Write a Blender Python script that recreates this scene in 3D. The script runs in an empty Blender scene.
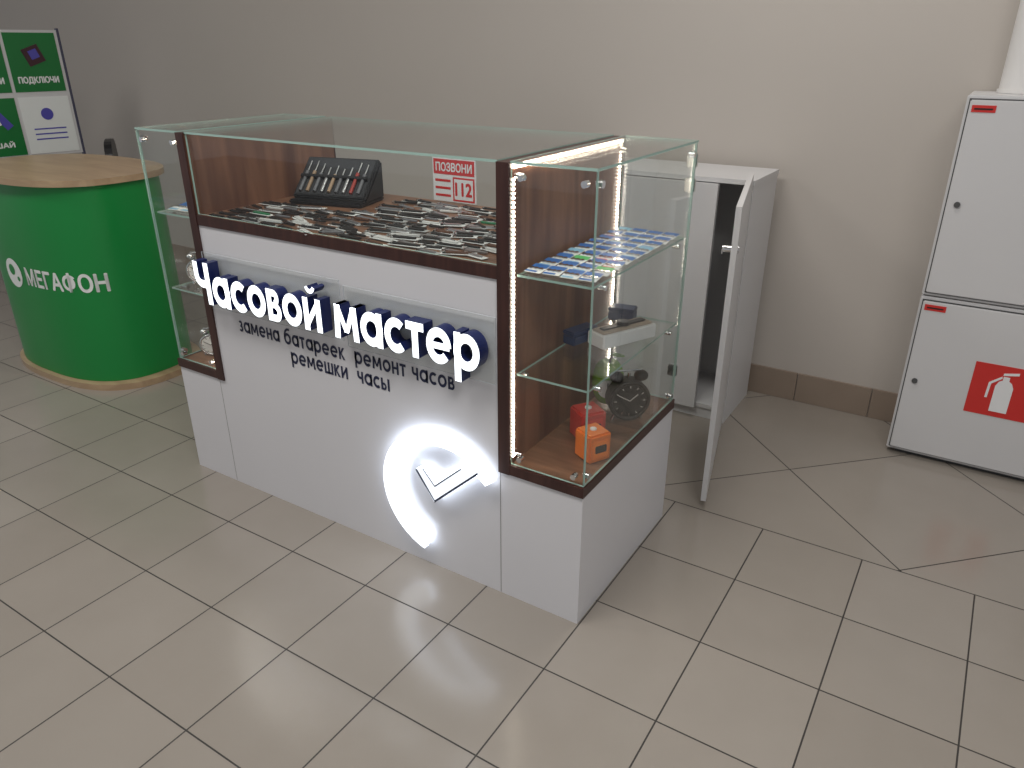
import bpy, bmesh, math, random, bisect
from mathutils import Vector, Matrix
random.seed(7)
sc=bpy.context.scene
sc.view_settings.view_transform='Standard'
sc.view_settings.look='None'
D=bpy.data
def link(o,parent=None):
    bpy.context.collection.objects.link(o)
    if parent: o.parent=parent
    return o
def empty(name,loc=(0,0,0)):
    o=D.objects.new(name,None); o.empty_display_size=.05; link(o); return o
# ---------------- materials
def mat(name,col,rough=.5,metal=0,spec=.5,emi=None,es=0,noise=0,nscale=20,coat=0,bump=0):
    m=D.materials.new(name); m.use_nodes=True; nt=m.node_tree; b=nt.nodes['Principled BSDF']
    c=tuple(col)+(1,)
    b.inputs['Base Color'].default_value=c; b.inputs['Roughness'].default_value=rough
    b.inputs['Metallic'].default_value=metal; b.inputs['Specular IOR Level'].default_value=spec
    b.inputs['Coat Weight'].default_value=coat
    if emi: b.inputs['Emission Color'].default_value=tuple(emi)+(1,); b.inputs['Emission Strength'].default_value=es
    if noise or bump:
        tc=nt.nodes.new('ShaderNodeTexCoord'); n=nt.nodes.new('ShaderNodeTexNoise'); n.inputs['Scale'].default_value=nscale; n.inputs['Detail'].default_value=4
        nt.links.new(tc.outputs['Object'],n.inputs['Vector'])
        if noise:
            mx=nt.nodes.new('ShaderNodeMix'); mx.data_type='RGBA'
            mx.inputs[6].default_value=tuple(max(0,x*(1-noise)) for x in col)+(1,); mx.inputs[7].default_value=tuple(min(1,x*(1+noise)) for x in col)+(1,)
            nt.links.new(n.outputs['Fac'],mx.inputs[0]); nt.links.new(mx.outputs[2],b.inputs['Base Color'])
        if bump:
            bp=nt.nodes.new('ShaderNodeBump'); bp.inputs['Strength'].default_value=bump; bp.inputs['Distance'].default_value=.002
            nt.links.new(n.outputs['Fac'],bp.inputs['Height']); nt.links.new(bp.outputs[0],b.inputs['Normal'])
    return m
def wood(name,c1,c2,scale=(30,30,2.2),rough=.35):
    m=D.materials.new(name); m.use_nodes=True; nt=m.node_tree; b=nt.nodes['Principled BSDF']
    tc=nt.nodes.new('ShaderNodeTexCoord'); mp=nt.nodes.new('ShaderNodeMapping'); mp.inputs['Scale'].default_value=scale
    n=nt.nodes.new('ShaderNodeTexNoise'); n.inputs['Scale'].default_value=1; n.inputs['Detail'].default_value=6; n.inputs['Distortion'].default_value=.6
    r=nt.nodes.new('ShaderNodeValToRGB'); r.color_ramp.elements[0].position=.35; r.color_ramp.elements[1].position=.65
    r.color_ramp.elements[0].color=tuple(c1)+(1,); r.color_ramp.elements[1].color=tuple(c2)+(1,)
    nt.links.new(tc.outputs['Object'],mp.inputs[0]); nt.links.new(mp.outputs[0],n.inputs['Vector']); nt.links.new(n.outputs['Fac'],r.inputs[0]); nt.links.new(r.outputs[0],b.inputs['Base Color'])
    b.inputs['Roughness'].default_value=rough
    return m
def glassmat(name,tint,refl=.9):
    m=D.materials.new(name); m.use_nodes=True; nt=m.node_tree; nt.nodes.clear(); L=nt.links
    o=nt.nodes.new('ShaderNodeOutputMaterial'); mx=nt.nodes.new('ShaderNodeMixShader'); t=nt.nodes.new('ShaderNodeBsdfTransparent'); g=nt.nodes.new('ShaderNodeBsdfGlossy')
    ge=nt.nodes.new('ShaderNodeNewGeometry'); dt=nt.nodes.new('ShaderNodeVectorMath'); dt.operation='DOT_PRODUCT'
    L.new(ge.outputs['Normal'],dt.inputs[0]); L.new(ge.outputs['Incoming'],dt.inputs[1])
    def mt(op,a,b=None):
        n=nt.nodes.new('ShaderNodeMath'); n.operation=op
        for i,x in enumerate((a,b)):
            if x is None: continue
            if isinstance(x,(int,float)): n.inputs[i].default_value=x
            else: L.new(x,n.inputs[i])
        return n.outputs[0]
    c=mt('ABSOLUTE',dt.outputs['Value']); F=mt('ADD',mt('MULTIPLY',mt('POWER',mt('SUBTRACT',1,c),5),.96),.035)
    g.inputs['Roughness'].default_value=.02; g.inputs['Color'].default_value=(refl,refl,refl,1)
    t.inputs['Color'].default_value=tuple(tint)+(1,)
    L.new(F,mx.inputs[0]); L.new(t.outputs[0],mx.inputs[1]); L.new(g.outputs[0],mx.inputs[2]); L.new(mx.outputs[0],o.inputs[0])
    return m
WHITE=mat('white_laminate',(.70,.69,.71),.2,noise=.02,nscale=3)
WHITE2=mat('white_cabinet_paint',(.62,.61,.61),.4,noise=.02,nscale=4)
DARKW=wood('wenge_edge',(.035,.012,.010),(.06,.022,.017),(40,4,4),.35)
WOOD=wood('walnut_laminate',(.115,.045,.027),(.25,.115,.065),(14,14,1.6))
WOODD=wood('walnut_deck',(.15,.07,.04),(.26,.13,.075),(3,20,20))
GLASS=glassmat('clear_glass',(.975,.988,.982))
EDGE=mat('glass_edge_green',(.36,.52,.46),.15,spec=.6)
CHROME=mat('chrome',(.75,.75,.76),.15,1)
BLACK=mat('black_plastic',(.012,.012,.014),.4,noise=.2)
LED=mat('led_strip_warm',(.9,.85,.7),.5,emi=(1,.9,.76),es=18)
SEAM=mat('seam_gap',(.25,.24,.23),.7)
# ---------------- mesh builder
class MB:
    def __init__(s): s.v=[];s.f=[];s.m=[];s.mats=[];s.sm=[]
    def mi(s,m):
        if m not in s.mats: s.mats.append(m)
        return s.mats.index(m)
    def add(s,vs,fs,m,smooth=False,M=None):
        k=len(s.v); s.v+= [tuple(M@Vector(v)) if M else tuple(v) for v in vs]
        i=s.mi(m)
        for f in fs: s.f.append(tuple(k+a for a in f)); s.m.append(i); s.sm.append(smooth)
    def box(s,x0,x1,y0,y1,z0,z1,m,M=None,edge=None):
        vs=[(x0,y0,z0),(x1,y0,z0),(x1,y1,z0),(x0,y1,z0),(x0,y0,z1),(x1,y0,z1),(x1,y1,z1),(x0,y1,z1)]
        fs=[(0,3,2,1),(4,5,6,7),(0,1,5,4),(1,2,6,5),(2,3,7,6),(3,0,4,7)]
        if edge is None: s.add(vs,fs,m,M=M)
        else:
            d=[x1-x0,y1-y0,z1-z0]; ax=d.index(min(d)); big={2:(0,1),1:(2,4),0:(3,5)}[ax]
            s.add(vs,[fs[i] for i in big],m,M=M); s.add(vs,[fs[i] for i in range(6) if i not in big],edge,M=M)
    def rbox(s,x0,x1,y0,y1,z0,z1,m,r=.005,M=None):
        bm=bmesh.new(); bmesh.ops.create_cube(bm,size=1)
        for v in bm.verts: v.co=Vector(((x0+x1)/2+v.co.x*(x1-x0),(y0+y1)/2+v.co.y*(y1-y0),(z0+z1)/2+v.co.z*(z1-z0)))
        bmesh.ops.bevel(bm,geom=bm.edges[:],offset=r,segments=2,affect='EDGES')
        bm.verts.index_update()
        s.add([v.co[:] for v in bm.verts],[[v.index for v in f.verts] for f in bm.faces],m,M=M); bm.free()
    def cyl(s,p0,p1,r0,m,r1=None,n=24,cap=True,M=None,smooth=True):
        p0=Vector(p0);p1=Vector(p1); r1=r0 if r1 is None else r1
        d=(p1-p0).normalized(); a=d.orthogonal().normalized(); b=d.cross(a)
        vs=[];
        for p,r in ((p0,r0),(p1,r1)):
            for i in range(n):
                t=2*math.pi*i/n; vs.append(p+a*math.cos(t)*r+b*math.sin(t)*r)
        s.add(vs,[(i,(i+1)%n,n+(i+1)%n,n+i) for i in range(n)],m,smooth,M)
        if cap: s.add(vs,[tuple(range(n))[::-1],tuple(range(n,2*n))],m,False,M)
    def sph(s,c,r,m,M=None,seg=20,rings=12,fn=None):
        vs=[];fs=[]
        for j in range(rings+1):
            ph=math.pi*j/rings
            for i in range(seg):
                t=2*math.pi*i/seg
                sx,sy,sz=(r if isinstance(r,tuple) else (r,r,r))
                p=Vector((math.sin(ph)*math.cos(t)*sx,math.sin(ph)*math.sin(t)*sy,math.cos(ph)*sz))
                if fn: p=fn(p)
                vs.append(Vector(c)+p)
        for j in range(rings):
            for i in range(seg): fs.append((j*seg+i,(j+1)*seg+i,(j+1)*seg+(i+1)%seg,j*seg+(i+1)%seg))
        s.add(vs,fs,m,True,M)
    def prism(s,pts,z0,z1,m,M=None,side=None):
        n=len(pts); vs=[(x,y,z0) for x,y in pts]+[(x,y,z1) for x,y in pts]
        s.add(vs,[tuple(range(n,2*n))],m,M=M); s.add(vs,[tuple(range(n))[::-1]],side or m,M=M)
        s.add(vs,[(i,(i+1)%n,n+(i+1)%n,n+i) for i in range(n)],side or m,M=M)
    def torus(s,c,R,r,m,M=None,n=28,k=8):
        vs=[];fs=[]
        for i in range(n):
            a=2*math.pi*i/n
            for j in range(k):
                b=2*math.pi*j/k; vs.append((c[0]+(R+r*math.cos(b))*math.cos(a),c[1]+(R+r*math.cos(b))*math.sin(a),c[2]+r*math.sin(b)))
        for i in range(n):
            for j in range(k): fs.append((i*k+j,((i+1)%n)*k+j,((i+1)%n)*k+(j+1)%k,i*k+(j+1)%k))
        s.add(vs,fs,m,True,M)
    def obj(s,name,parent=None,recalc=True):
        me=D.meshes.new(name); me.from_pydata(s.v,[],s.f); 
        for m in s.mats: me.materials.append(m)
        me.polygons.foreach_set('material_index',s.m); me.polygons.foreach_set('use_smooth',s.sm); me.update()
        if recalc:
            bm=bmesh.new(); bm.from_mesh(me); bmesh.ops.recalc_face_normals(bm,faces=bm.faces); bm.to_mesh(me); bm.free()
        o=D.objects.new(name,me); return link(o,parent)
MY=Matrix(((1,0,0,0),(0,0,-1,0),(0,1,0,0),(0,0,0,1)))  # (x,y,z)->(x,-z,y)
def textgeo(body):
    cu=D.curves.new('tmp','FONT'); cu.body=body; cu.size=1; cu.resolution_u=6
    o=D.objects.new('tmp',cu); link(o); bpy.context.view_layer.update()
    me=D.meshes.new_from_object(o.evaluated_get(bpy.context.evaluated_depsgraph_get()))
    v=[x.co.copy() for x in me.vertices]; f=[tuple(p.vertices) for p in me.polygons]
    D.objects.remove(o); D.curves.remove(cu); D.meshes.remove(me)
    return v,f
def text(mb,body,x0,x1,zb,h,yf,mf,bold=0,M=None,fn=None):
    v,f=textgeo(body)
    mnx=min(p.x for p in v); mxx=max(p.x for p in v); mxy=max(p.y for p in v)
    sx=(x1-x0)/(mxx-mnx); sz=h/mxy
    offs=[(0,0)]+([(bold*math.cos(a),bold*math.sin(a)) for a in [k*math.pi/4 for k in range(8)]] if bold else [])
    for k,(ox,oz) in enumerate(offs):
        out=[]
        for p in v:
            q=Vector((x0+(p.x-mnx)*sx+ox,yf-k*.00003,zb+p.y*sz+oz))
            if fn: q=fn(q)
            out.append(q)
        mb.add(out,f,mf,M=M)

# ================= ROOM
def floor_mat():
    m=D.materials.new('floor_tiles'); m.use_nodes=True; nt=m.node_tree; L=nt.links; b=nt.nodes['Principled BSDF']
    tc=nt.nodes.new('ShaderNodeTexCoord'); sp=nt.nodes.new('ShaderNodeSeparateXYZ'); L.new(tc.outputs['Object'],sp.inputs[0])
    def mt(op,a,b_=None,c=None):
        n=nt.nodes.new('ShaderNodeMath'); n.operation=op
        for i,x in enumerate((a,b_,c)):
            if x is None: continue
            if isinstance(x,(int,float)): n.inputs[i].default_value=x
            else: L.new(x,n.inputs[i])
        return n.outputs[0]
    X,Y=sp.outputs[0],sp.outputs[1]
    def grid(p,q,w):
        a=mt('ABSOLUTE',mt('SUBTRACT',mt('FRACT',p),.5)); c=mt('ABSOLUTE',mt('SUBTRACT',mt('FRACT',q),.5))
        ln=mt('GREATER_THAN',mt('MAXIMUM',a,c),.5-w)
        cb=nt.nodes.new('ShaderNodeCombineXYZ'); L.new(mt('FLOOR',p),cb.inputs[0]); L.new(mt('FLOOR',q),cb.inputs[1])
        wn=nt.nodes.new('ShaderNodeTexWhiteNoise'); wn.noise_dimensions='2D'; L.new(cb.outputs[0],wn.inputs['Vector'])
        return ln,wn.outputs['Value']
    l1,r1=grid(mt('DIVIDE',mt('SUBTRACT',X,.005),.314),mt('DIVIDE',mt('ADD',Y,.196),.314),.0066)
    l2,r2=grid(mt('DIVIDE',mt('SUBTRACT',mt('ADD',X,Y),1.494),.889),mt('DIVIDE',mt('ADD',mt('SUBTRACT',X,Y),.01),.889),.0034)
    reg=mt('MULTIPLY',mt('GREATER_THAN',Y,.746),mt('GREATER_THAN',X,-.309))
    bord=mt('LESS_THAN',mt('ABSOLUTE',mt('SUBTRACT',Y,.746)),.0021)
    def mixv(f,a,c): return mt('ADD',mt('MULTIPLY',a,mt('SUBTRACT',1,f)),mt('MULTIPLY',c,f))
    line=mt('MAXIMUM',mixv(reg,l1,l2),bord); rnd=mixv(reg,r1,r2)
    no=nt.nodes.new('ShaderNodeTexNoise'); no.inputs['Scale'].default_value=5; no.inputs['Detail'].default_value=5; L.new(tc.outputs['Object'],no.inputs['Vector'])
    v=mt('ADD',mt('MULTIPLY',rnd,.5),mt('MULTIPLY',no.outputs['Fac'],.6))
    mx=nt.nodes.new('ShaderNodeMix'); mx.data_type='RGBA'; L.new(v,mx.inputs[0]); mx.inputs[6].default_value=(.275,.243,.208,1); mx.inputs[7].default_value=(.335,.30,.262,1)
    m2=nt.nodes.new('ShaderNodeMix'); m2.data_type='RGBA'; L.new(line,m2.inputs[0]); L.new(mx.outputs[2],m2.inputs[6]); m2.inputs[7].default_value=(.035,.03,.026,1)
    L.new(m2.outputs[2],b.inputs['Base Color'])
    L.new(mt('ADD',mt('MULTIPLY',line,.5),.19),b.inputs['Roughness'])
    b.inputs['Specular IOR Level'].default_value=.6
    bp=nt.nodes.new('ShaderNodeBump'); bp.inputs['Strength'].default_value=.6; bp.inputs['Distance'].default_value=.002; L.new(mt('SUBTRACT',1,line),bp.inputs['Height']); L.new(bp.outputs[0],b.inputs['Normal'])
    return m
WY=1.85
mb=MB(); mb.box(-9,4,-6,WY+.15,-.08,0,floor_mat()); mb.obj('floor')
WALL=mat('wall_paint',(.51,.465,.42),.65,noise=.03,nscale=1.5,bump=.1)
mb=MB(); mb.box(-9,4,WY,WY+.15,0,3.3,WALL); mb.obj('wall_back')
mb=MB(); mb.box(-9,4,-6,WY+.15,3.3,3.4,mat('ceiling_paint',(.6,.59,.57),.9,noise=.02)); mb.obj('ceiling')
SK=mat('skirting_tile',(.29,.225,.175),.4,noise=.12,nscale=8)
mb=MB()
for i in range(-28,13):
    mb.box(i*.314+.16,i*.314+.16+.31,WY-.012,WY-.0005,.001,.135,SK)
mb.obj('baseboard_back')
# ================= KIOSK
K=empty('watch_repair_display_counter')
X0,X1=-1.665,0.; Dp=.635; T=1.25
L0,L1=-1.445,-1.417; R0,R1=-.257,-.227
mb=MB()
mb.box(X0,L0,0,Dp,.0,.42,WHITE); mb.box(R0+.001,X1,0,Dp,.0,.42,WHITE)
mb.box(L0+.001,R0,0,.018,.0,.972,WHITE)
mb.box(L0+.001,L1,.018,Dp,.0,.42,WHITE)
mb.box(L1,R0,.018,Dp-.03,.06,.078,WHITE)
mb.box(R0-.001,R0+.001,-.0006,.003,.002,.42,SEAM)
mb.box(L0-.0005,L0+.0007,-.0006,.003,.002,.42,SEAM)
mb.obj('white_base',K)
mb=MB()
mb.box(L0,L1,-.002,Dp,.42,T,WOOD); mb.box(R0,R1,-.002,Dp,.42,T,WOOD)
mb.box(L1,R0,.002,Dp-.01,.974,.998,WOODD)
mb.box(X0+.004,L0,.004,Dp-.004,.425,.448,WOODD); mb.box(R1,X1-.004,.004,Dp-.004,.425,.448,WOODD)
mb.obj('walnut_panels',K)
mb=MB()
e=.003
mb.box(L0-e,L1+e,-e-.003,.0,.42,T+e,DARKW); mb.box(R0-e,R1+e,-e-.003,0,.42,T+e,DARKW)
mb.box(L0-e,L1+e,0,Dp+e,T,T+e,DARKW); mb.box(R0-e,R1+e,0,Dp+e,T,T+e,DARKW)
mb.box(L0-e,L1+e,Dp,Dp+e,.42,T,DARKW); mb.box(R0-e,R1+e,Dp,Dp+e,.42,T,DARKW)
mb.box(L1+e,R0-e,-.004,.003,.97,1.003,DARKW)
mb.box(X0-e,L0-e,-.005,.004,.421,.451,DARKW); mb.box(R1+e,X1+e,-.005,.004,.421,.451,DARKW)
mb.box(X1-.004,X1+e,.004,Dp+e,.421,.451,DARKW); mb.box(X0-e,X0+.004,.004,Dp+e,.421,.451,DARKW)
mb.obj('dark_edge_trim',K)
g=.006
mb=MB()
mb.box(L1+.004,R0-.004,.004,.004+g,1.004,T-.001,GLASS,edge=EDGE)
mb.box(L1+.004,R0-.004,.002,Dp,T,T+g,GLASS,edge=EDGE)
mb.obj('centre_glass',K)
def wing(x0,x1,outer,name):
    mb=MB()
    mb.box(x0,x1,.002,Dp,T,T+g,GLASS,edge=EDGE)
    mb.box(x0+.001,x1-.001,.003,.003+g,.452,T-.001,GLASS,edge=EDGE)
    mb.box(x0+.001,x1-.001,Dp-.003-g,Dp-.003,.452,T-.001,GLASS,edge=EDGE)
    xx=(x1-.001-g,x1-.001) if outer>0 else (x0+.001,x0+.001+g)
    mb.box(xx[0],xx[1],.01,Dp-.01,.452,T-.001,GLASS,edge=EDGE)
    for z in (.978,.712): mb.box(x0+.009,x1-.009,.02,Dp-.02,z,z+g,GLASS,edge=EDGE)
    mb.obj(name,K)
    c=MB(); xo=x1 if outer>0 else x0; xi=x0 if outer>0 else x1; so=1 if outer>0 else -1
    for y in (.025,Dp-.03):
        for z in (.475,T-.03):
            c.cyl((xo-so*.012,y,z),(xo+so*.004,y,z),.009,CHROME,n=14)
            c.cyl((xi,y,z),(xi+so*.022,y,z),.007,CHROME,n=12)
        for z in (.97,.704): c.cyl((xo-so*.02,y+.05*(1 if y<.3 else -1),z),(xo-so*.0,y+.05*(1 if y<.3 else -1),z),.007,CHROME,n=12); c.cyl((xi,y+.03*(1 if y<.3 else -1),z),(xi+so*.02,y+.03*(1 if y<.3 else -1),z),.006,CHROME,n=12)
    for z in (.475,T-.03):
        for x in (x0+.03,x1-.03): c.cyl((x,-.004,z),(x,.013,z),.008,CHROME,n=14)
    for z in (T-.12,T-.05,.55):
        c.rbox(xo-so*.03 if so>0 else xo,xo if so>0 else xo+.03,Dp-.002,Dp+.012,z-.02,z+.02,CHROME,.003)
    c.obj(name+'_chrome_fittings',K)
wing(R1+.002,X1,1,'right_wing_glass'); wing(X0,L0-.002,-1,'left_wing_glass')
mb=MB()
for k in range(60):
    y=.012+k*(Dp-.03)/60
    mb.box(R1+.001,R1+.007,y,y+.006,T-.012,T-.003,LED)
    mb.box(L0-.014,L0-.004,y,y+.007,T-.010,T-.002,LED)
for k in range(70):
    z=.47+k*.75/70
    mb.box(R1+.001,R1+.005,.012,.018,z,z+.0055,LED); mb.box(R1+.001,R1+.005,Dp-.03,Dp-.024,z,z+.0055,LED)
    mb.box(L0-.005,L0-.001,.012,.018,z,z+.0055,LED)
mb.obj('led_strips',K)
# ================= SIGNS
SIGNW=mat('sign_face_lit',(1,1,1),.4,emi=(.86,.93,1),es=1.7)
SIGNS=mat('sign_side_navy',(.010,.018,.10),.3,noise=.1)
ST=.255
def glyph(ch,s=ST):
    P=[]
    def bar(x0,y0,x1,y1): P.append([(x0,y0),(x1,y0),(x1,y1),(x0,y1)])
    def poly(*p): P.append(list(p))
    def arc(cx,cy,Rx,Ry,a0,a1,w=s,n=36):
        for i in range(n):
            t0=math.radians(a0+(a1-a0)*i/n); t1=math.radians(a0+(a1-a0)*(i+1)/n)
            P.append([(cx+(Rx-w)*math.cos(t0),cy+(Ry-w)*math.sin(t0)),(cx+Rx*math.cos(t0),cy+Ry*math.sin(t0)),(cx+Rx*math.cos(t1),cy+Ry*math.sin(t1)),(cx+(Rx-w)*math.cos(t1),cy+(Ry-w)*math.sin(t1))])
    if ch=='Ч': bar(.62,0,.62+s+.02,1.36); bar(0,.95,s,1.36); arc(.42,.95,.42,.42,180,270); bar(.42,.53,.63,.53+s); w=.64+s
    elif ch=='а': arc(.5,.5,.5,.5,0,360); bar(.98-s,0,.98,1); w=.98
    elif ch=='с': arc(.5,.5,.5,.5,48,312); w=.84
    elif ch=='о': arc(.5,.5,.5,.5,0,360); w=1.
    elif ch=='в': bar(0,0,s,1); bar(s,0,.42,s*.85); bar(s,1-s*.85,.38,1); bar(s,.42,.42,.6); arc(.38,.735,.265,.265,-90,90,s*.8); arc(.42,.3,.3,.3,-90,90,s*.85); w=.72
    elif ch in 'йи':
        bar(0,0,s,1); bar(.62,0,.62+s,1); poly((s*.7,.08),(s*.7,.36),(.66,.93),(.66,.64)); w=.62+s
        if ch=='й': arc(.43,1.4,.26,.26,200,340,.13,16)
    elif ch=='м': poly((0,0),(s,0),(s+.07,1),(.07,1)); poly((1.15-s,0),(1.15,0),(1.08,1),(1.08-s,1)); poly((.07,1),(.30,1),(.675,.22),(.475,.22)); poly((1.08,1),(.85,1),(.475,.22),(.675,.22)); w=1.15
    elif ch=='т': bar(0,1-s*.9,.74,1); bar(.37-s/2,0,.37+s/2,1-s*.9); w=.74
    elif ch=='е': arc(.5,.5,.5,.5,-0,318); bar(.1,.41,.93,.41+s*.72); w=1.
    elif ch=='р': arc(.5,.5,.5,.5,0,360); bar(.02,-.36,.02+s,1); w=1.
    elif ch=='н': bar(0,0,s,1); bar(.58,0,.58+s,1); bar(s,.4,.58,.4+s*.85); w=.58+s
    elif ch=='к': bar(0,0,s,1); poly((s,.38),(s,.62),(.5,1),(.5+s*1.2,1)); poly((s+.08,.6),(s+.06,.38),(.52,0),(.52+s*1.25,0)); w=.52+s*1.2
    elif ch=='з': arc(.3,.735,.265,.265,-90,150,s*.8); arc(.3,.3,.32,.3,-150,90,s*.85); bar(.2,.44,.34,.58); w=.62
    elif ch=='б': arc(.5,.5,.5,.5,0,360); arc(.62,.62,.62,.78,95,180,s*.9,18); bar(.55,1.22,.9,1.42); w=1.
    elif ch=='ч': bar(.52,0,.52+s,1); bar(0,.68,s,1); arc(.32,.68,.32,.32,180,270); bar(.32,.36,.53,.36+s*.9); w=.52+s
    elif ch=='ш': bar(0,0,s,1); bar(.48,0,.48+s,1); bar(.96,0,.96+s,1); bar(s,0,.96,s*.85); w=.96+s
    elif ch=='ы': bar(0,0,s,1); bar(s,0,.36,s*.85); bar(s,.44,.36,.44+s*.8); arc(.36,.31,.31,.31,-90,90,s*.8); bar(.82,0,.82+s,1); w=.82+s
    else: w=.42
    return w,P
def lettering(mb,s,x0,x1,zb,xh,y_front,y_back,face,side,st=ST,gap=.1,flat=False):
    gl=[glyph(c,st) for c in s]; tot=sum(w for w,_ in gl)+gap*(len(gl)-1)
    sx=(x1-x0)/tot; x=0
    for w,P in gl:
        for p in P:
            pts=[(x0+(x+a)*sx,zb+b*xh) for a,b in p]
            ar=sum(pts[i][0]*pts[(i+1)%len(pts)][1]-pts[(i+1)%len(pts)][0]*pts[i][1] for i in range(len(pts)))
            if ar<0: pts=pts[::-1]
            if flat: mb.add([(a,y_front,b) for a,b in pts],[tuple(range(len(pts)))],face)
            else: mb.prism(pts,-y_back,-y_front,face,M=MY,side=side)
        x+=w+gap
mb=MB()
lettering(mb,'Часовой мастер',-1.405,-.283,.727,.102,-.053,-.012,SIGNW,SIGNS)
for i in range(12):
    x=-1.355+i*.0945; mb.cyl((x,-.009,.77),(x,.0,.77),.004,CHROME,n=8)
# clear acrylic carrier plates behind the letters
ACE=mat('acrylic_edge',(.62,.66,.70),.2)
mb.box(-1.41,-.80,-.0115,-.009,.70,.885,GLASS,edge=ACE); mb.box(-.785,-.262,-.0115,-.009,.685,.872,GLASS,edge=ACE)
mb.obj('illuminated_lettering_sign',recalc=False)
VIN=mat('navy_vinyl',(.012,.018,.06),.35,noise=.1)
mb=MB()
lettering(mb,'замена батареек  ремонт часов',-1.29,-.405,.630,.039,-.0012,0,VIN,VIN,st=.235,gap=.15,flat=True)
lettering(mb,'ремешки  часы',-1.054,-.643,.568,.039,-.0012,0,VIN,VIN,st=.235,gap=.15,flat=True)
mb.obj('vinyl_lettering',K,recalc=False)
LOGO=mat('logo_face_lit',(1,1,1),.4,emi=(.84,.91,1),es=2.2)
LOGH=mat('logo_halo_side',(.9,.9,.9),.4,emi=(.75,.85,1),es=3.4)
LOGB=mat('logo_outline',(.03,.04,.08),.4)
mb=MB()
cx,cz=-.455,.277
N=60; a0,a1=38,252
for i in range(N):
    q=[]
    for k in (i,i+1):
        t=k/N; a=math.radians(a0+(a1-a0)*t); ro=.214; th=.016+.044*min(1,t*1.9); ri=ro-th
        q.append(((cx+ri*math.cos(a),cz+ri*math.sin(a)),(cx+ro*math.cos(a),cz+ro*math.sin(a))))
    mb.prism([q[0][0],q[0][1],q[1][1],q[1][0]],.010,.030,LOGO,M=MY,side=LOGH)
hand=[(-.538,.352),(-.472,.258),(-.31,.408),(-.322,.43),(-.37,.41),(-.468,.322),(-.512,.368)]
GR=mat('logo_hand_face',(.8,.82,.86),.4,emi=(.84,.91,1),es=.9)
mb.prism(hand,.010,.030,GR,M=MY,side=LOGH)
mb.prism([(-.538,.352),(-.5345,.346),(-.470,.2605),(-.470,.266),(-.533,.356)],.0302,.031,LOGB,M=MY)
mb.prism([(-.472,.258),(-.31,.408),(-.313,.413),(-.472,.2665)],.0302,.031,LOGB,M=MY)
mb.prism([(-.51,.362),(-.468,.314),(-.468,.318),(-.508,.366)],.0302,.031,LOGB,M=MY)
mb.prism([(-.468,.314),(-.37,.404),(-.372,.407),(-.468,.319)],.0302,.031,LOGB,M=MY)
mb.prism([(cx+.2*math.cos(math.radians(38)),cz+.2*math.sin(math.radians(38))),(-.33,.41),(-.29,.375),(-.265,.395)][::-1],.010,.028,LOGO,M=MY,side=LOGH)
for a in (60,120,180,240):
    a=math.radians(a); mb.cyl((cx+.19*math.cos(a),0,cz+.19*math.sin(a)),(cx+.19*math.cos(a),-.0105,cz+.19*math.sin(a)),.005,CHROME,n=8)
mb.cyl((-.47,0,.29),(-.47,-.0105,.29),.005,CHROME,n=8)
mb.obj('illuminated_clock_logo')
# ================= WATCH STRAPS on deck
cols=[mat('strap_black',(.012,.011,.012),.5,noise=.3),mat('strap_brown',(.09,.035,.018),.5,noise=.3),mat('strap_grey',(.16,.16,.17),.5,noise=.2),mat('strap_white',(.6,.6,.58),.5,noise=.1),mat('strap_steel',(.5,.5,.52),.3,.9),mat('strap_green',(.03,.2,.09),.5,noise=.2),mat('strap_red',(.4,.04,.03),.5,noise=.2)]
PAPER=mat('card_paper',(.7,.7,.68),.6,noise=.05)
SLEEVE=mat('strap_sleeve',(.42,.43,.42),.25,noise=.1)
mb=MB()
def strap(x,y,rot,ln,w,z,m,card):
    M=Matrix.Translation((x,y,z))@Matrix.Rotation(rot,4,'Z')
    if card: mb.box(-.012,ln+.012,-w*.5-.005,w*.5+.005,0,.001,card,M=M)
    pts=[(0,-w/2),(ln*.9,-w*.38),(ln*.97,-w*.25),(ln,0),(ln*.97,w*.25),(ln*.9,w*.38),(0,w/2)]
    mb.prism(pts,.0012,.005,m,M=M)
    mb.box(-.006,-.002,-w*.6,w*.6,.0015,.006,CHROME,M=M); mb.box(-.006,.004,-w*.6,-w*.5,.0015,.006,CHROME,M=M); mb.box(-.006,.004,w*.5,w*.6,.0015,.006,CHROME,M=M)
for r in range(17):
    y=.032+r*.0335
    x=-1.385+random.uniform(0,.03)
    while x<-.375:
        ln=random.uniform(.05,.09)
        f=(x+1.4)/1.1
        if not(x+ln>-1.40 and x<-1.02 and y>.27) and x+ln<-.275:
            z=.9985+random.choice([0,.0055,.0055])*random.random()
            wts=[16-8*f,2.5,4,1+4*f,1.5+3*f,.4,.2]
            card=random.choice([SLEEVE,PAPER]) if random.random()<.3+.55*f else None
            strap(x,y+random.uniform(-.006,.006),random.gauss(0,.1) if random.random()<.75 else random.uniform(-.5,.5),ln,random.uniform(.012,.019),z,random.choices(cols,wts)[0],card)
        x+=ln+random.uniform(.014,.026)
mb.obj('watch_strap_assortment')
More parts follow.
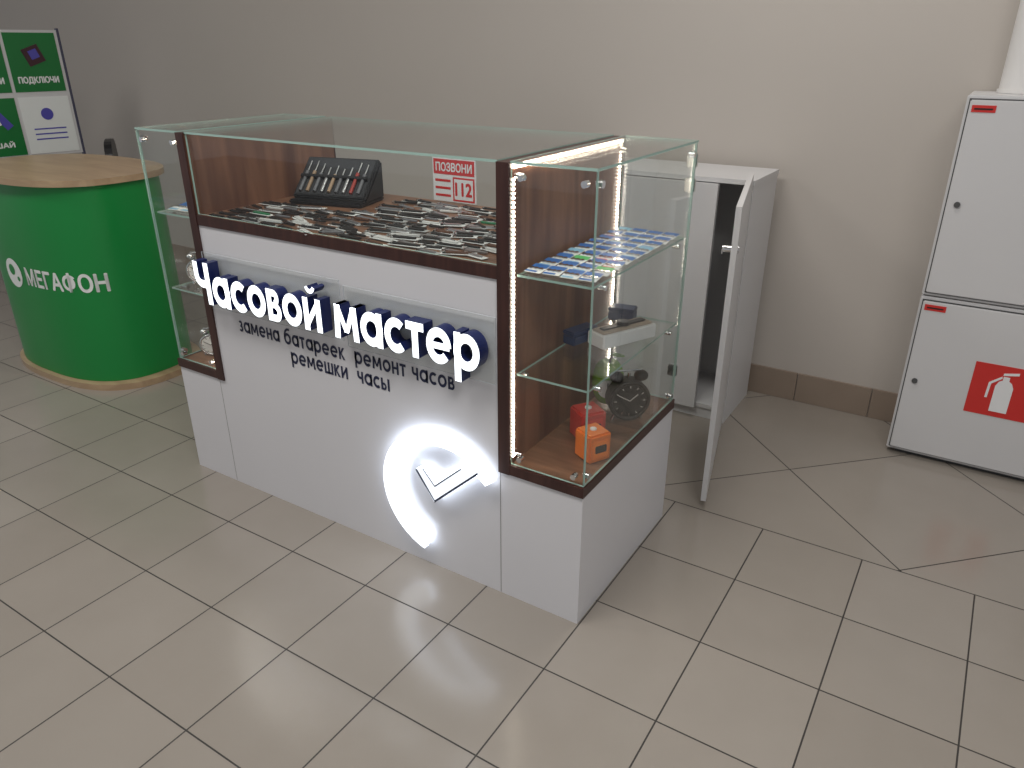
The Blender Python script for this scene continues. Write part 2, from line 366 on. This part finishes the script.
# ================= TOOL STAND: tilted black case held open by triangular cheeks
mb=MB()
M=Matrix.Translation((-1.2,.40,.9985))@Matrix.Rotation(math.radians(14),4,'Z')
mb.rbox(-.14,.14,-.07,.10,0,.016,BLACK,.005,M=M)
GREYF=mat('case_foam',(.03,.03,.033),.8,noise=.3,nscale=80)
ML=M@Matrix.Translation((0,-.035,.014))@Matrix.Rotation(math.radians(42),4,'X')
mb.rbox(-.14,.14,0,.175,0,.014,BLACK,.005,M=ML)
mb.box(-.13,.13,.01,.165,.014,.0155,GREYF,M=ML)
MX=M@Matrix(((0,0,1,0),(1,0,0,0),(0,1,0,0),(0,0,0,1)))  # (y,z,x)
for sx in (-.139,.131): mb.prism([(-.03,.014),(.098,.014),(.098,.128)],sx,sx+.008,BLACK,M=MX)
TC=[mat('tool_steel',(.5,.5,.5),.3,.8),mat('tool_tan',(.36,.24,.15),.5),mat('tool_red',(.35,.04,.03),.4),mat('tool_grey',(.14,.14,.15),.4)]
for i in range(9):
    x=-.112+i*.028; m=[TC[3],TC[1],TC[3],TC[0],TC[1],TC[3],TC[0],TC[2],TC[3]][i]; h=random.uniform(.10,.14)
    mb.cyl((x,.018,.021),(x,.018+h*.65,.021),.0062,m,n=10,M=ML); mb.cyl((x,.018+h*.65,.021),(x,.018+h,.021),.002,TC[0],n=8,M=ML)
mb.box(-.128,.128,.075,.085,.016,.029,BLACK,M=ML)
mb.obj('watchmaker_tool_stand')
RED=mat('sign_red',(.62,.03,.03),.4,noise=.03); PW=mat('sign_white',(.8,.8,.8),.4,noise=.02)
mb=MB()
yy=Dp-.03
mb.box(-.925,-.745,yy,yy+.004,1.004,1.150,PW)
mb.box(-.92,-.75,yy-.001,yy,1.095,1.145,RED)
text(mb,'ПОЗВОНИ',-.91,-.76,1.106,.028,yy-.0015,PW,bold=.001)
mb.box(-.84,-.75,yy-.001,yy,1.008,1.088,RED)
mb.box(-.834,-.756,yy-.0015,yy-.001,1.014,1.082,PW)
text(mb,'112',-.828,-.762,1.028,.042,yy-.002,RED,bold=.002)
for zz in (1.02,1.045,1.07): mb.box(-.915,-.85,yy-.001,yy,zz,zz+.008,RED)
mb.obj('emergency_notice')
# ================= RIGHT WING GOODS
CB=[mat('card_blue',(.02,.12,.38),.35,noise=.3,nscale=60),mat('card_green',(.08,.42,.12),.35,noise=.3,nscale=60),mat('card_cyan',(.2,.42,.58),.35,noise=.3,nscale=60)]
def cards(name,x0,x1,y0,y1,z,nx,ny,gfrac):
    mb=MB()
    for i in range(nx):
        for j in range(ny):
            w=(x1-x0)/nx; h=(y1-y0)/ny; x=x0+i*w; y=y0+j*h
            M=Matrix.Translation((x+w/2,y+h/2,z+.004+.001*((i+j)%2)))@Matrix.Rotation(random.uniform(-.1,.1),4,'Z')@Matrix.Rotation(math.radians(6),4,'X')
            mb.box(-w*.46,w*.46,-h*.46,h*.46,0.002,.0035,PAPER,M=M)
            c=random.choice([CB[1],CB[0],CB[0]]) if j/ny<gfrac else random.choice([CB[0],CB[0],CB[0],CB[2]])
            mb.box(-w*.44,w*.44,h*.05,h*.43,.0035,.0042,c,M=M)
            mb.box(-w*.44,w*.2,-h*.42,-h*.28,.0035,.0042,random.choice([CB[0],CB[2],RED]),M=M)
            for k in (-1,0,1): mb.cyl((k*w*.27,-h*.1,.0035),(k*w*.27,-h*.1,.007),min(w,h)*.13,CHROME,n=14,M=M)
    return mb.obj(name)
cards('battery_card_assortment',-.212,-.014,.04,.6,.985,4,9,.25)
cards('battery_card_assortment',X0+.015,L0-.02,.05,.5,.985,3,5,.3)
cards('battery_card_assortment',X0+.015,L0-.02,.2,.58,.719,3,4,1.)
SKIN=mat('watch_beige',(.45,.36,.28),.5)
mb=MB()
M=Matrix.Translation((-.088,.39,.7185))@Matrix.Rotation(math.radians(66),4,'Z')
mb.rbox(-.10,.10,-.036,.036,0,.04,PW,.003,M=M)
MT=M@Matrix.Translation((0,0,.040))
mb.rbox(-.092,.092,-.026,.026,0,.006,SKIN,.002,M=MT)
mb.rbox(-.08,.08,-.011,.011,.006,.011,BLACK,.002,M=MT); mb.cyl((0,0,.008),(0,0,.018),.019,BLACK,M=MT); mb.cyl((0,0,.018),(0,0,.019),.015,TC[3],M=MT)
mb.obj('boxed_wristwatch')
NAVY=mat('navy_box',(.015,.035,.11),.35,noise=.1)
mb=MB()
for (x,y,a,sx,sy,h) in ((-.165,.56,10,.04,.025,.04),(-.188,.32,75,.05,.022,.04)):
    M=Matrix.Translation((x,y,.7185))@Matrix.Rotation(math.radians(a),4,'Z'); mb.rbox(-sx,sx,-sy,sy,0,h*.7,NAVY,.003,M=M); mb.rbox(-sx-.001,sx+.001,-sy-.001,sy+.001,h*.7+.001,h,NAVY,.003,M=M)
mb.obj('watch_gift_boxes')
def cube_clock(name,x,y,a,s,col,z=.4485):
    mb=MB(); M=Matrix.Translation((x,y,z))@Matrix.Rotation(math.radians(a),4,'Z')
    mb.rbox(-s,s,-s,s,0,2.3*s,col,.006,M=M)
    mb.rbox(-s*.75,s*.75,-s-.002,-s+.004,s*.3,s*1.9,mat(name+'_face',tuple(min(1,c*1.25) for c in col.node_tree.nodes['Principled BSDF'].inputs[0].default_value[:3]),.3),.004,M=M)
    mb.rbox(-s*.5,s*.5,-s-.0035,-s-.0015,s*.85,s*1.45,BLACK,.002,M=M)
    mb.cyl((0,0,2.3*s),(0,0,2.3*s+.004),s*.25,PW,M=M)
    mb.obj(name)
ORG=mat('orange_plastic',(.85,.2,.025),.35); REDP=mat('red_plastic',(.6,.04,.03),.35)
cube_clock('cube_clock',-.058,.165,62,.037,ORG); cube_clock('cube_clock',-.125,.265,55,.04,REDP)
def alarm(name,x,y,z,a,r,body,dial,bells=True):
    mb=MB(); M=Matrix.Translation((x,y,z+r*1.12))@Matrix.Rotation(math.radians(a),4,'Z')
    mb.cyl((0,-.022,0),(0,.022,0),r,body,M=M,n=36)
    MM=M@Matrix.Translation((0,-.022,0))@Matrix.Rotation(math.radians(90),4,'X')
    mb.torus((0,0,0),r*.93,r*.1,body,M=MM)
    mb.cyl((0,-.0225,0),(0,-.0235,0),r*.82,dial,M=M,n=36)
    for k in range(12):
        t=math.radians(30*k); MK=M@Matrix.Rotation(t,4,'Y'); mb.box(-.0015,.0015,-.0245,-.0236,r*.64,r*.76,CHROME,M=MK)
    mb.box(-.002,.002,-.0255,-.0245,0,r*.5,CHROME,M=M@Matrix.Rotation(math.radians(50),4,'Y')); mb.box(-.0015,.0015,-.026,-.025,0,r*.65,CHROME,M=M@Matrix.Rotation(math.radians(-60),4,'Y'))
    for sx in (-1,1):
        mb.cyl((sx*r*.55,0,-r*.75),(sx*r*.72,0,-r*1.12),.005,CHROME,r1=.006,n=10,M=M)
        if bells:
            mb.sph((sx*r*.6,0,r*1.12),(r*.34,r*.34,r*.26),body,M=M); mb.cyl((sx*r*.45,0,r*.8),(sx*r*.6,0,r*1.1),.004,CHROME,n=8,M=M)
    if bells:
        mb.cyl((-r*.6,0,r*1.42),(r*.6,0,r*1.42),.004,CHROME,n=8,M=M); mb.cyl((0,0,r*.9),(0,0,r*1.3),.005,CHROME,n=8,M=M)
        for sx in (-1,1): mb.cyl((sx*r*.6,0,r*1.3),(sx*r*.6,0,r*1.42),.003,CHROME,n=8,M=M)
    mb.obj(name)
alarm('alarm_clock',-.075,.43,.4485,42,.064,BLACK,mat('dial_dark',(.008,.009,.012),.3),True)
GRN=mat('green_gloss_plastic',(.22,.5,.03),.25)
mb=MB(); M=Matrix.Translation((-.163,.475,.4485+.083))
def ap(p):
    r=math.hypot(p.x,p.y); p=p.copy(); p.z-= .018*math.exp(-(r/.02)**2)*(1 if p.z>0 else -1); return p*(1+.08*(p.z/.06)*.8)
mb.sph((0,0,0),(.05,.05,.083),GRN,M=M,fn=ap,seg=28,rings=20)
mb.cyl((0,0,.05),(.008,0,.103),.004,cols[1],n=8,M=M)
mb.sph((.028,0,.1),(.024,.011,.004),GRN,M=M)
MD=M@Matrix.Rotation(math.radians(25),4,'Z'); mb.cyl((0,-.042,0),(0,-.053,0),.03,PW,M=MD,n=28); mb.box(-.0015,.0015,-.055,-.0535,0,.022,BLACK,M=MD); mb.box(0,.016,-.055,-.0535,-.0015,.0015,BLACK,M=MD)
mb.obj('apple_shaped_clock')
STEEL=mat('brushed_steel',(.6,.6,.61),.25,.9)
DW=mat('dial_white',(.75,.75,.74),.3)
alarm('alarm_clock',-1.602,.11,.7185,40,.044,STEEL,DW,True)
alarm('alarm_clock',-1.50,.12,.4485,40,.036,STEEL,DW,True)
alarm('alarm_clock',-1.595,.10,.4485,40,.04,STEEL,DW,True)
alarm('alarm_clock',-1.57,.38,.4485,30,.055,cols[1],DW,False)
# ================= WHITE CABINET with open door
Wc=empty('storage_cabinet')
mb=MB(); a,b_,y0,y1,H=-.83,-.045,1.44,1.79,1.03
mb.box(a,a+.018,y0,y1,.0,H-.018,WHITE2); mb.box(b_-.018,b_,y0,y1,.0,H-.018,WHITE2)
mb.box(a-.004,b_+.004,y0-.004,y1,H-.018,H,WHITE2); mb.box(a+.018,b_-.018,y0,y1,.05,.068,WHITE2); mb.box(a+.018,b_-.018,y1-.01,y1,.068,H-.018,WHITE2)
mb.box(a+.018,b_-.018,y0+.01,y0+.028,0,.05,WHITE2)
mb.box(a+.39,a+.406,y0+.004,y1-.01,.068,H-.018,WHITE2)
mb.obj('carcass',Wc)
mb=MB(); 
dx,dy=.112-b_,.765-y0; ln=math.hypot(dx,dy); ang=math.atan2(dy,dx)
M=Matrix.Translation((b_-.002,y0-.006,0))@Matrix.Rotation(ang,4,'Z')
mb.box(0,ln,-.018,0,.03,H+.03,WHITE2,M=M)
for z in (.15,.55,.92): mb.cyl((.0,-.02,z-.02),(.0,-.02,z+.02),.006,CHROME,n=10,M=M)
mb.cyl((ln-.05,-.018,.92),(ln-.05,-.045,.92),.011,CHROME,n=14,M=M); mb.box(ln-.055,ln-.01,-.046,-.043,.913,.927,CHROME,M=M)
mb.cyl((ln-.05,0,.92),(ln-.05,.004,.92),.012,CHROME,n=14,M=M)
mb.obj('open_door',Wc)
mb=MB(); mb.box(a+.003,b_-.13,y0-.02,y0-.002,.05,H-.022,WHITE2); mb.obj('closed_door',Wc)
# ================= FIRE HOSE CABINETS
REDL=mat('label_red',(.6,.03,.025),.4); GAP=mat('gap_dark',(.08,.08,.08),.8)
def fire(name,z0,z1,labz,ext):
    E=empty(name); mb=MB(); x0,x1,yf=.587,1.21,1.54
    mb.rbox(x0,x1,yf+.012,WY-.014,z0,z1,WHITE2,.004); mb.obj('body',E)
    mb=MB(); mb.box(x0+.008,x1-.008,yf+.0095,yf+.0125,z0+.010,z1-.010,GAP); mb.rbox(x0+.012,x1-.012,yf,yf+.0095,z0+.014,z1-.014,WHITE2,.003)
    kx,kz=x0+.045,(z0+z1)/2-.01
    mb.cyl((kx,yf,kz),(kx,yf-.006,kz),.010,GAP,n=16)
    mb.box(x0+.02,x0+.09,yf-.0015,yf,labz-.022,labz,REDL); mb.box(x0+.028,x0+.082,yf-.0025,yf-.0015,labz-.014,labz-.009,cols[0])
    if ext:
        sx,sz,s=.812,.248,.2
        mb.box(sx,sx+s,yf-.0015,yf,sz,sz+s,REDL)
        P=PW; c=sx+.105
        MM=Matrix.Translation((0,yf-.0016,0))@MY
        mb.prism([(c-.028,sz+.02),(c+.028,sz+.02),(c+.028,sz+.12),(c+.02,sz+.138),(c+.01,sz+.145),(c+.01,sz+.16),(c-.01,sz+.16),(c-.01,sz+.145),(c-.02,sz+.138),(c-.028,sz+.12)],0,.001,P,M=MM)
        mb.prism([(c-.012,sz+.163),(c+.035,sz+.172),(c+.035,sz+.182),(c-.012,sz+.172)],0,.001,P,M=MM)
        mb.prism([(c-.014,sz+.16),(c-.05,sz+.13),(c-.052,sz+.07),(c-.044,sz+.07),(c-.042,sz+.126),(c-.012,sz+.152)],0,.001,P,M=MM)
    mb.obj('door',E)
fire('fire_hose_cabinet',.02,.655,.630,True); fire('fire_hose_cabinet',.660,1.348,1.318,False)
mb=MB(); mb.box(.62,1.18,1.58,1.83,.0,.02,GAP); mb.obj('cabinet_plinth')
mb=MB(); PP=mat('pipe_paint',(.72,.70,.68),.4,noise=.03)
mb.cyl((.735,1.755,1.348),(.735,1.755,3.3),.07,PP,n=32); mb.cyl((.735,1.755,1.349),(.735,1.755,1.36),.075,PP,n=32); mb.obj('water_riser_pipe')
# ================= PROMO COUNTER
P=empty('curved_promotional_counter')
GREEN=mat('promo_green',(.006,.23,.045),.35,noise=.05,nscale=2)
PWOOD=wood('promo_beech',(.38,.26,.16),(.47,.34,.21),(3,16,16))
pcx,pcy=-3.03,.47
def contour(a,b,n=96,e=2.6,ox=0):
    pts=[]
    for i in range(n):
        t=2*math.pi*i/n; c,s=math.cos(t),math.sin(t)
        pts.append((pcx+ox+a*math.copysign(abs(c)**(2/e),c),pcy+b*math.copysign(abs(s)**(2/e),s)))
    return pts
def ring(mb,a,b,z0,z1,m,ox=0):
    p=contour(a,b,ox=ox); n=len(p); vs=[(x,y,z0) for x,y in p]+[(x,y,z1) for x,y in p]
    mb.add(vs,[(i,(i+1)%n,n+(i+1)%n,n+i) for i in range(n)],m,True); mb.add(vs,[tuple(range(n))[::-1],tuple(range(n,2*n))],m)
mb=MB(); ring(mb,.515,.335,.0,.03,PWOOD,.02); ring(mb,.53,.345,.945,.972,PWOOD,-.03); mb.obj('wooden_top_and_plinth',P)
mb=MB(); ring(mb,.48,.31,.031,.944,GREEN); mb.obj('green_body',P)
A,B=.48+.0015,.31+.0015
tab=[]; n=2000; prev=None; sacc=0
for i in range(n+1):
    t=math.pi+math.pi*i/n; c,s=math.cos(t),math.sin(t); e=2.6
    x=pcx+A*math.copysign(abs(c)**(2/e),c); y=pcy+B*math.copysign(abs(s)**(2/e),s)
    if prev: sacc+=math.hypot(x-prev[0],y-prev[1])
    prev=(x,y); tab.append((sacc,x,y))
s0=min(tab,key=lambda r:abs(r[1]+3.2) if r[2]<pcy-.1 else 9)[0]
ss=[r[0] for r in tab]
def wrap(q):
    k=min(len(tab)-1,bisect.bisect(ss,s0+q.x)); return Vector((tab[k][1],tab[k][2],q.z))
mb=MB(); LW=mat('logo_white',(.8,.82,.8),.4)
text(mb,'МЕГАФОН',.20,.66,.475,.085,0,LW,bold=.003,fn=wrap)
def disc(u,z,r,m,off,n=32):
    vs=[wrap(Vector((u+r*math.cos(2*math.pi*i/n),0,z+r*math.sin(2*math.pi*i/n))))+Vector((0,off,0)) for i in range(n)]
    vs.append(wrap(Vector((u,0,z)))+Vector((0,off,0))); mb.add(vs,[(i,(i+1)%n,n) for i in range(n)],m)
disc(.09,.515,.07,LW,0); disc(.08,.53,.026,GREEN,-.001); disc(.125,.49,.012,GREEN,-.001)
mb.obj('logo_lettering',P)
# ================= POSTER STAND (faces +x)
S=empty('poster_stand')
mb=MB(); px=-4.36
def PB(u0,u1,z0,z1,d,m,t=.002): mb.box(u0,u1,d,d+t,z0,z1,m,M=MP)
MP=Matrix.Translation((px,1.31,0))@Matrix.Rotation(math.radians(-99),4,'Z')
PB(-.01,1.25,.86,1.58,-.02,WHITE2,.02)
mb.box(-.012,0.002,-.022,.004,.0,1.59,mat('stand_post_grey',(.06,.06,.10),.4),M=MP); mb.box(1.236,1.254,-.022,.004,.0,1.6,WHITE2,M=MP)
mb.box(-.03,.03,-.15,.15,0,.02,BLACK,M=MP); mb.box(1.22,1.27,-.15,.15,0,.02,BLACK,M=MP)
mb.obj('stand_frame',S)
mb=MB()
PUR=mat('poster_dark',(.05,.012,.02),.4); PG=mat('poster_green',(.008,.17,.035),.35,noise=.1,nscale=6); PV=mat('poster_violet',(.08,.07,.4),.4)
def ptxt(s,u0,u1,z,h,m):
    v,f=textgeo(s); mnx=min(p.x for p in v);mxx=max(p.x for p in v);my=max(p.y for p in v)
    for k,(a,b) in enumerate([(0,0),(.002,0),(-.002,0),(0,.002),(0,-.002)]):
        vs=[(u1-(p.x-mnx)/(mxx-mnx)*(u1-u0)+a,.0045+k*.0001,z+p.y/my*h+b) for p in v]
        mb.add(vs,f,m,M=MP)
for i in range(4):
    u0=.02+i*.305; u1=u0+.285
    for r,(z0,z1) in enumerate(((1.235,1.565),(.875,1.205))):
        wh=(r==1 and i in(0,2)) or (r==0 and i==3)
        PB(u0,u1,z0,z1,.0,LW if wh else PG,.003)
        mx=(u0+u1)/2
        if wh:
            MMd=MP@Matrix.Translation((mx,.003,z1-.1))@Matrix.Rotation(math.radians(90),4,'X')
            mb.cyl((0,0,0),(0,0,-.002),.035,PV,M=MMd)
            for k in range(3): PB(u0+.05,u1-.05,z0+.08+k*.03,z0+.088+k*.03,.003,PV,.001)
        elif r==0:
            MK=MP@Matrix.Translation((mx,0,z1-.125))@Matrix.Rotation(math.radians(20),4,'Y')
            mb.box(-.05,.05,.003,.006,-.05,.05,PUR,M=MK); mb.box(-.03,.02,.006,.007,-.02,.03,PV,M=MK); ptxt('ПОДКЛЮЧИ',u0+.03,u1-.03,z0+.05,.035,LW)
        else:
            for k in range(3):
                MK=MP@Matrix.Translation((mx-.05+.05*k,0,z1-.12+.02*k))@Matrix.Rotation(math.radians(35-15*k),4,'Y'); mb.box(-.022,.022,.003,.005+.001*k,-.06,.06,LW if k%2 else PV,M=MK)
            ptxt('РЕШАЙ',u0+.06,u1-.06,z0+.05,.035,LW)
mb.obj('posters',S)
# ================= OFFICE CHAIR
mb=MB(); cxh,cyh=-3.87,.97
MC=Matrix.Translation((cxh,cyh,0))@Matrix.Rotation(math.radians(-35),4,'Z')
mb.rbox(-.22,.22,-.22,.2,.45,.52,BLACK,.03,M=MC)
bp=[]
for i in range(24):
    t=2*math.pi*i/24; c,s=math.cos(t),math.sin(t); bp.append((.2*math.copysign(abs(c)**.6,c),.81+.18*math.copysign(abs(s)**.6,s)))
mb.prism(bp,-.225,-.185,BLACK,M=MC@MY)
mb.box(-.03,.03,.2,.22,.44,.65,BLACK,M=MC); mb.box(-.03,.03,.0,.22,.435,.45,BLACK,M=MC)
mb.cyl((0,0,.1),(0,0,.45),.025,BLACK,M=MC)
for k in range(5):
    a=2*math.pi*k/5; p=(.24*math.cos(a),.24*math.sin(a),.07); mb.cyl((0,0,.11),p,.022,BLACK,r1=.014,n=10,M=MC); mb.cyl((p[0],p[1]-.015,.028),(p[0],p[1]+.015,.028),.028,BLACK,n=14,M=MC); mb.cyl(p,(p[0],p[1],.03),.008,BLACK,n=8,M=MC)
mb.obj('office_chair')
# ================= LIGHTS
def area(name,loc,size,power,col=(1,.98,.95),rot=(0,0,0),sy=None):
    l=D.lights.new(name,'AREA'); l.energy=power; l.size=size; l.color=col
    if sy: l.shape='RECTANGLE'; l.size_y=sy
    o=D.objects.new(name,l); o.location=loc; o.rotation_euler=rot; link(o)
area('ceiling_light_panel',(-.7,-1.0,3.25),1.2,40,sy=.6)
area('ceiling_light_panel',(1.6,-1.3,3.25),1.2,34,sy=.6)
area('ceiling_light_panel',(-3.4,-1.3,3.25),1.2,34,sy=.6)
area('ceiling_light_panel',(.1,.9,3.25),.6,19,sy=.3)
w=D.worlds.new('world'); sc.world=w; w.use_nodes=True; w.node_tree.nodes['Background'].inputs[0].default_value=(.90,.94,1,1); w.node_tree.nodes['Background'].inputs[1].default_value=.42
# ================= CAMERA
cam=D.cameras.new('camera'); co=D.objects.new('camera',cam); link(co)
co.location=(.734,-1.507,1.5); co.rotation_euler=(math.pi/2-math.radians(24.3),0,math.radians(32.3)); cam.sensor_width=36; cam.lens=752/1024*36; cam.clip_start=.02
sc.camera=co
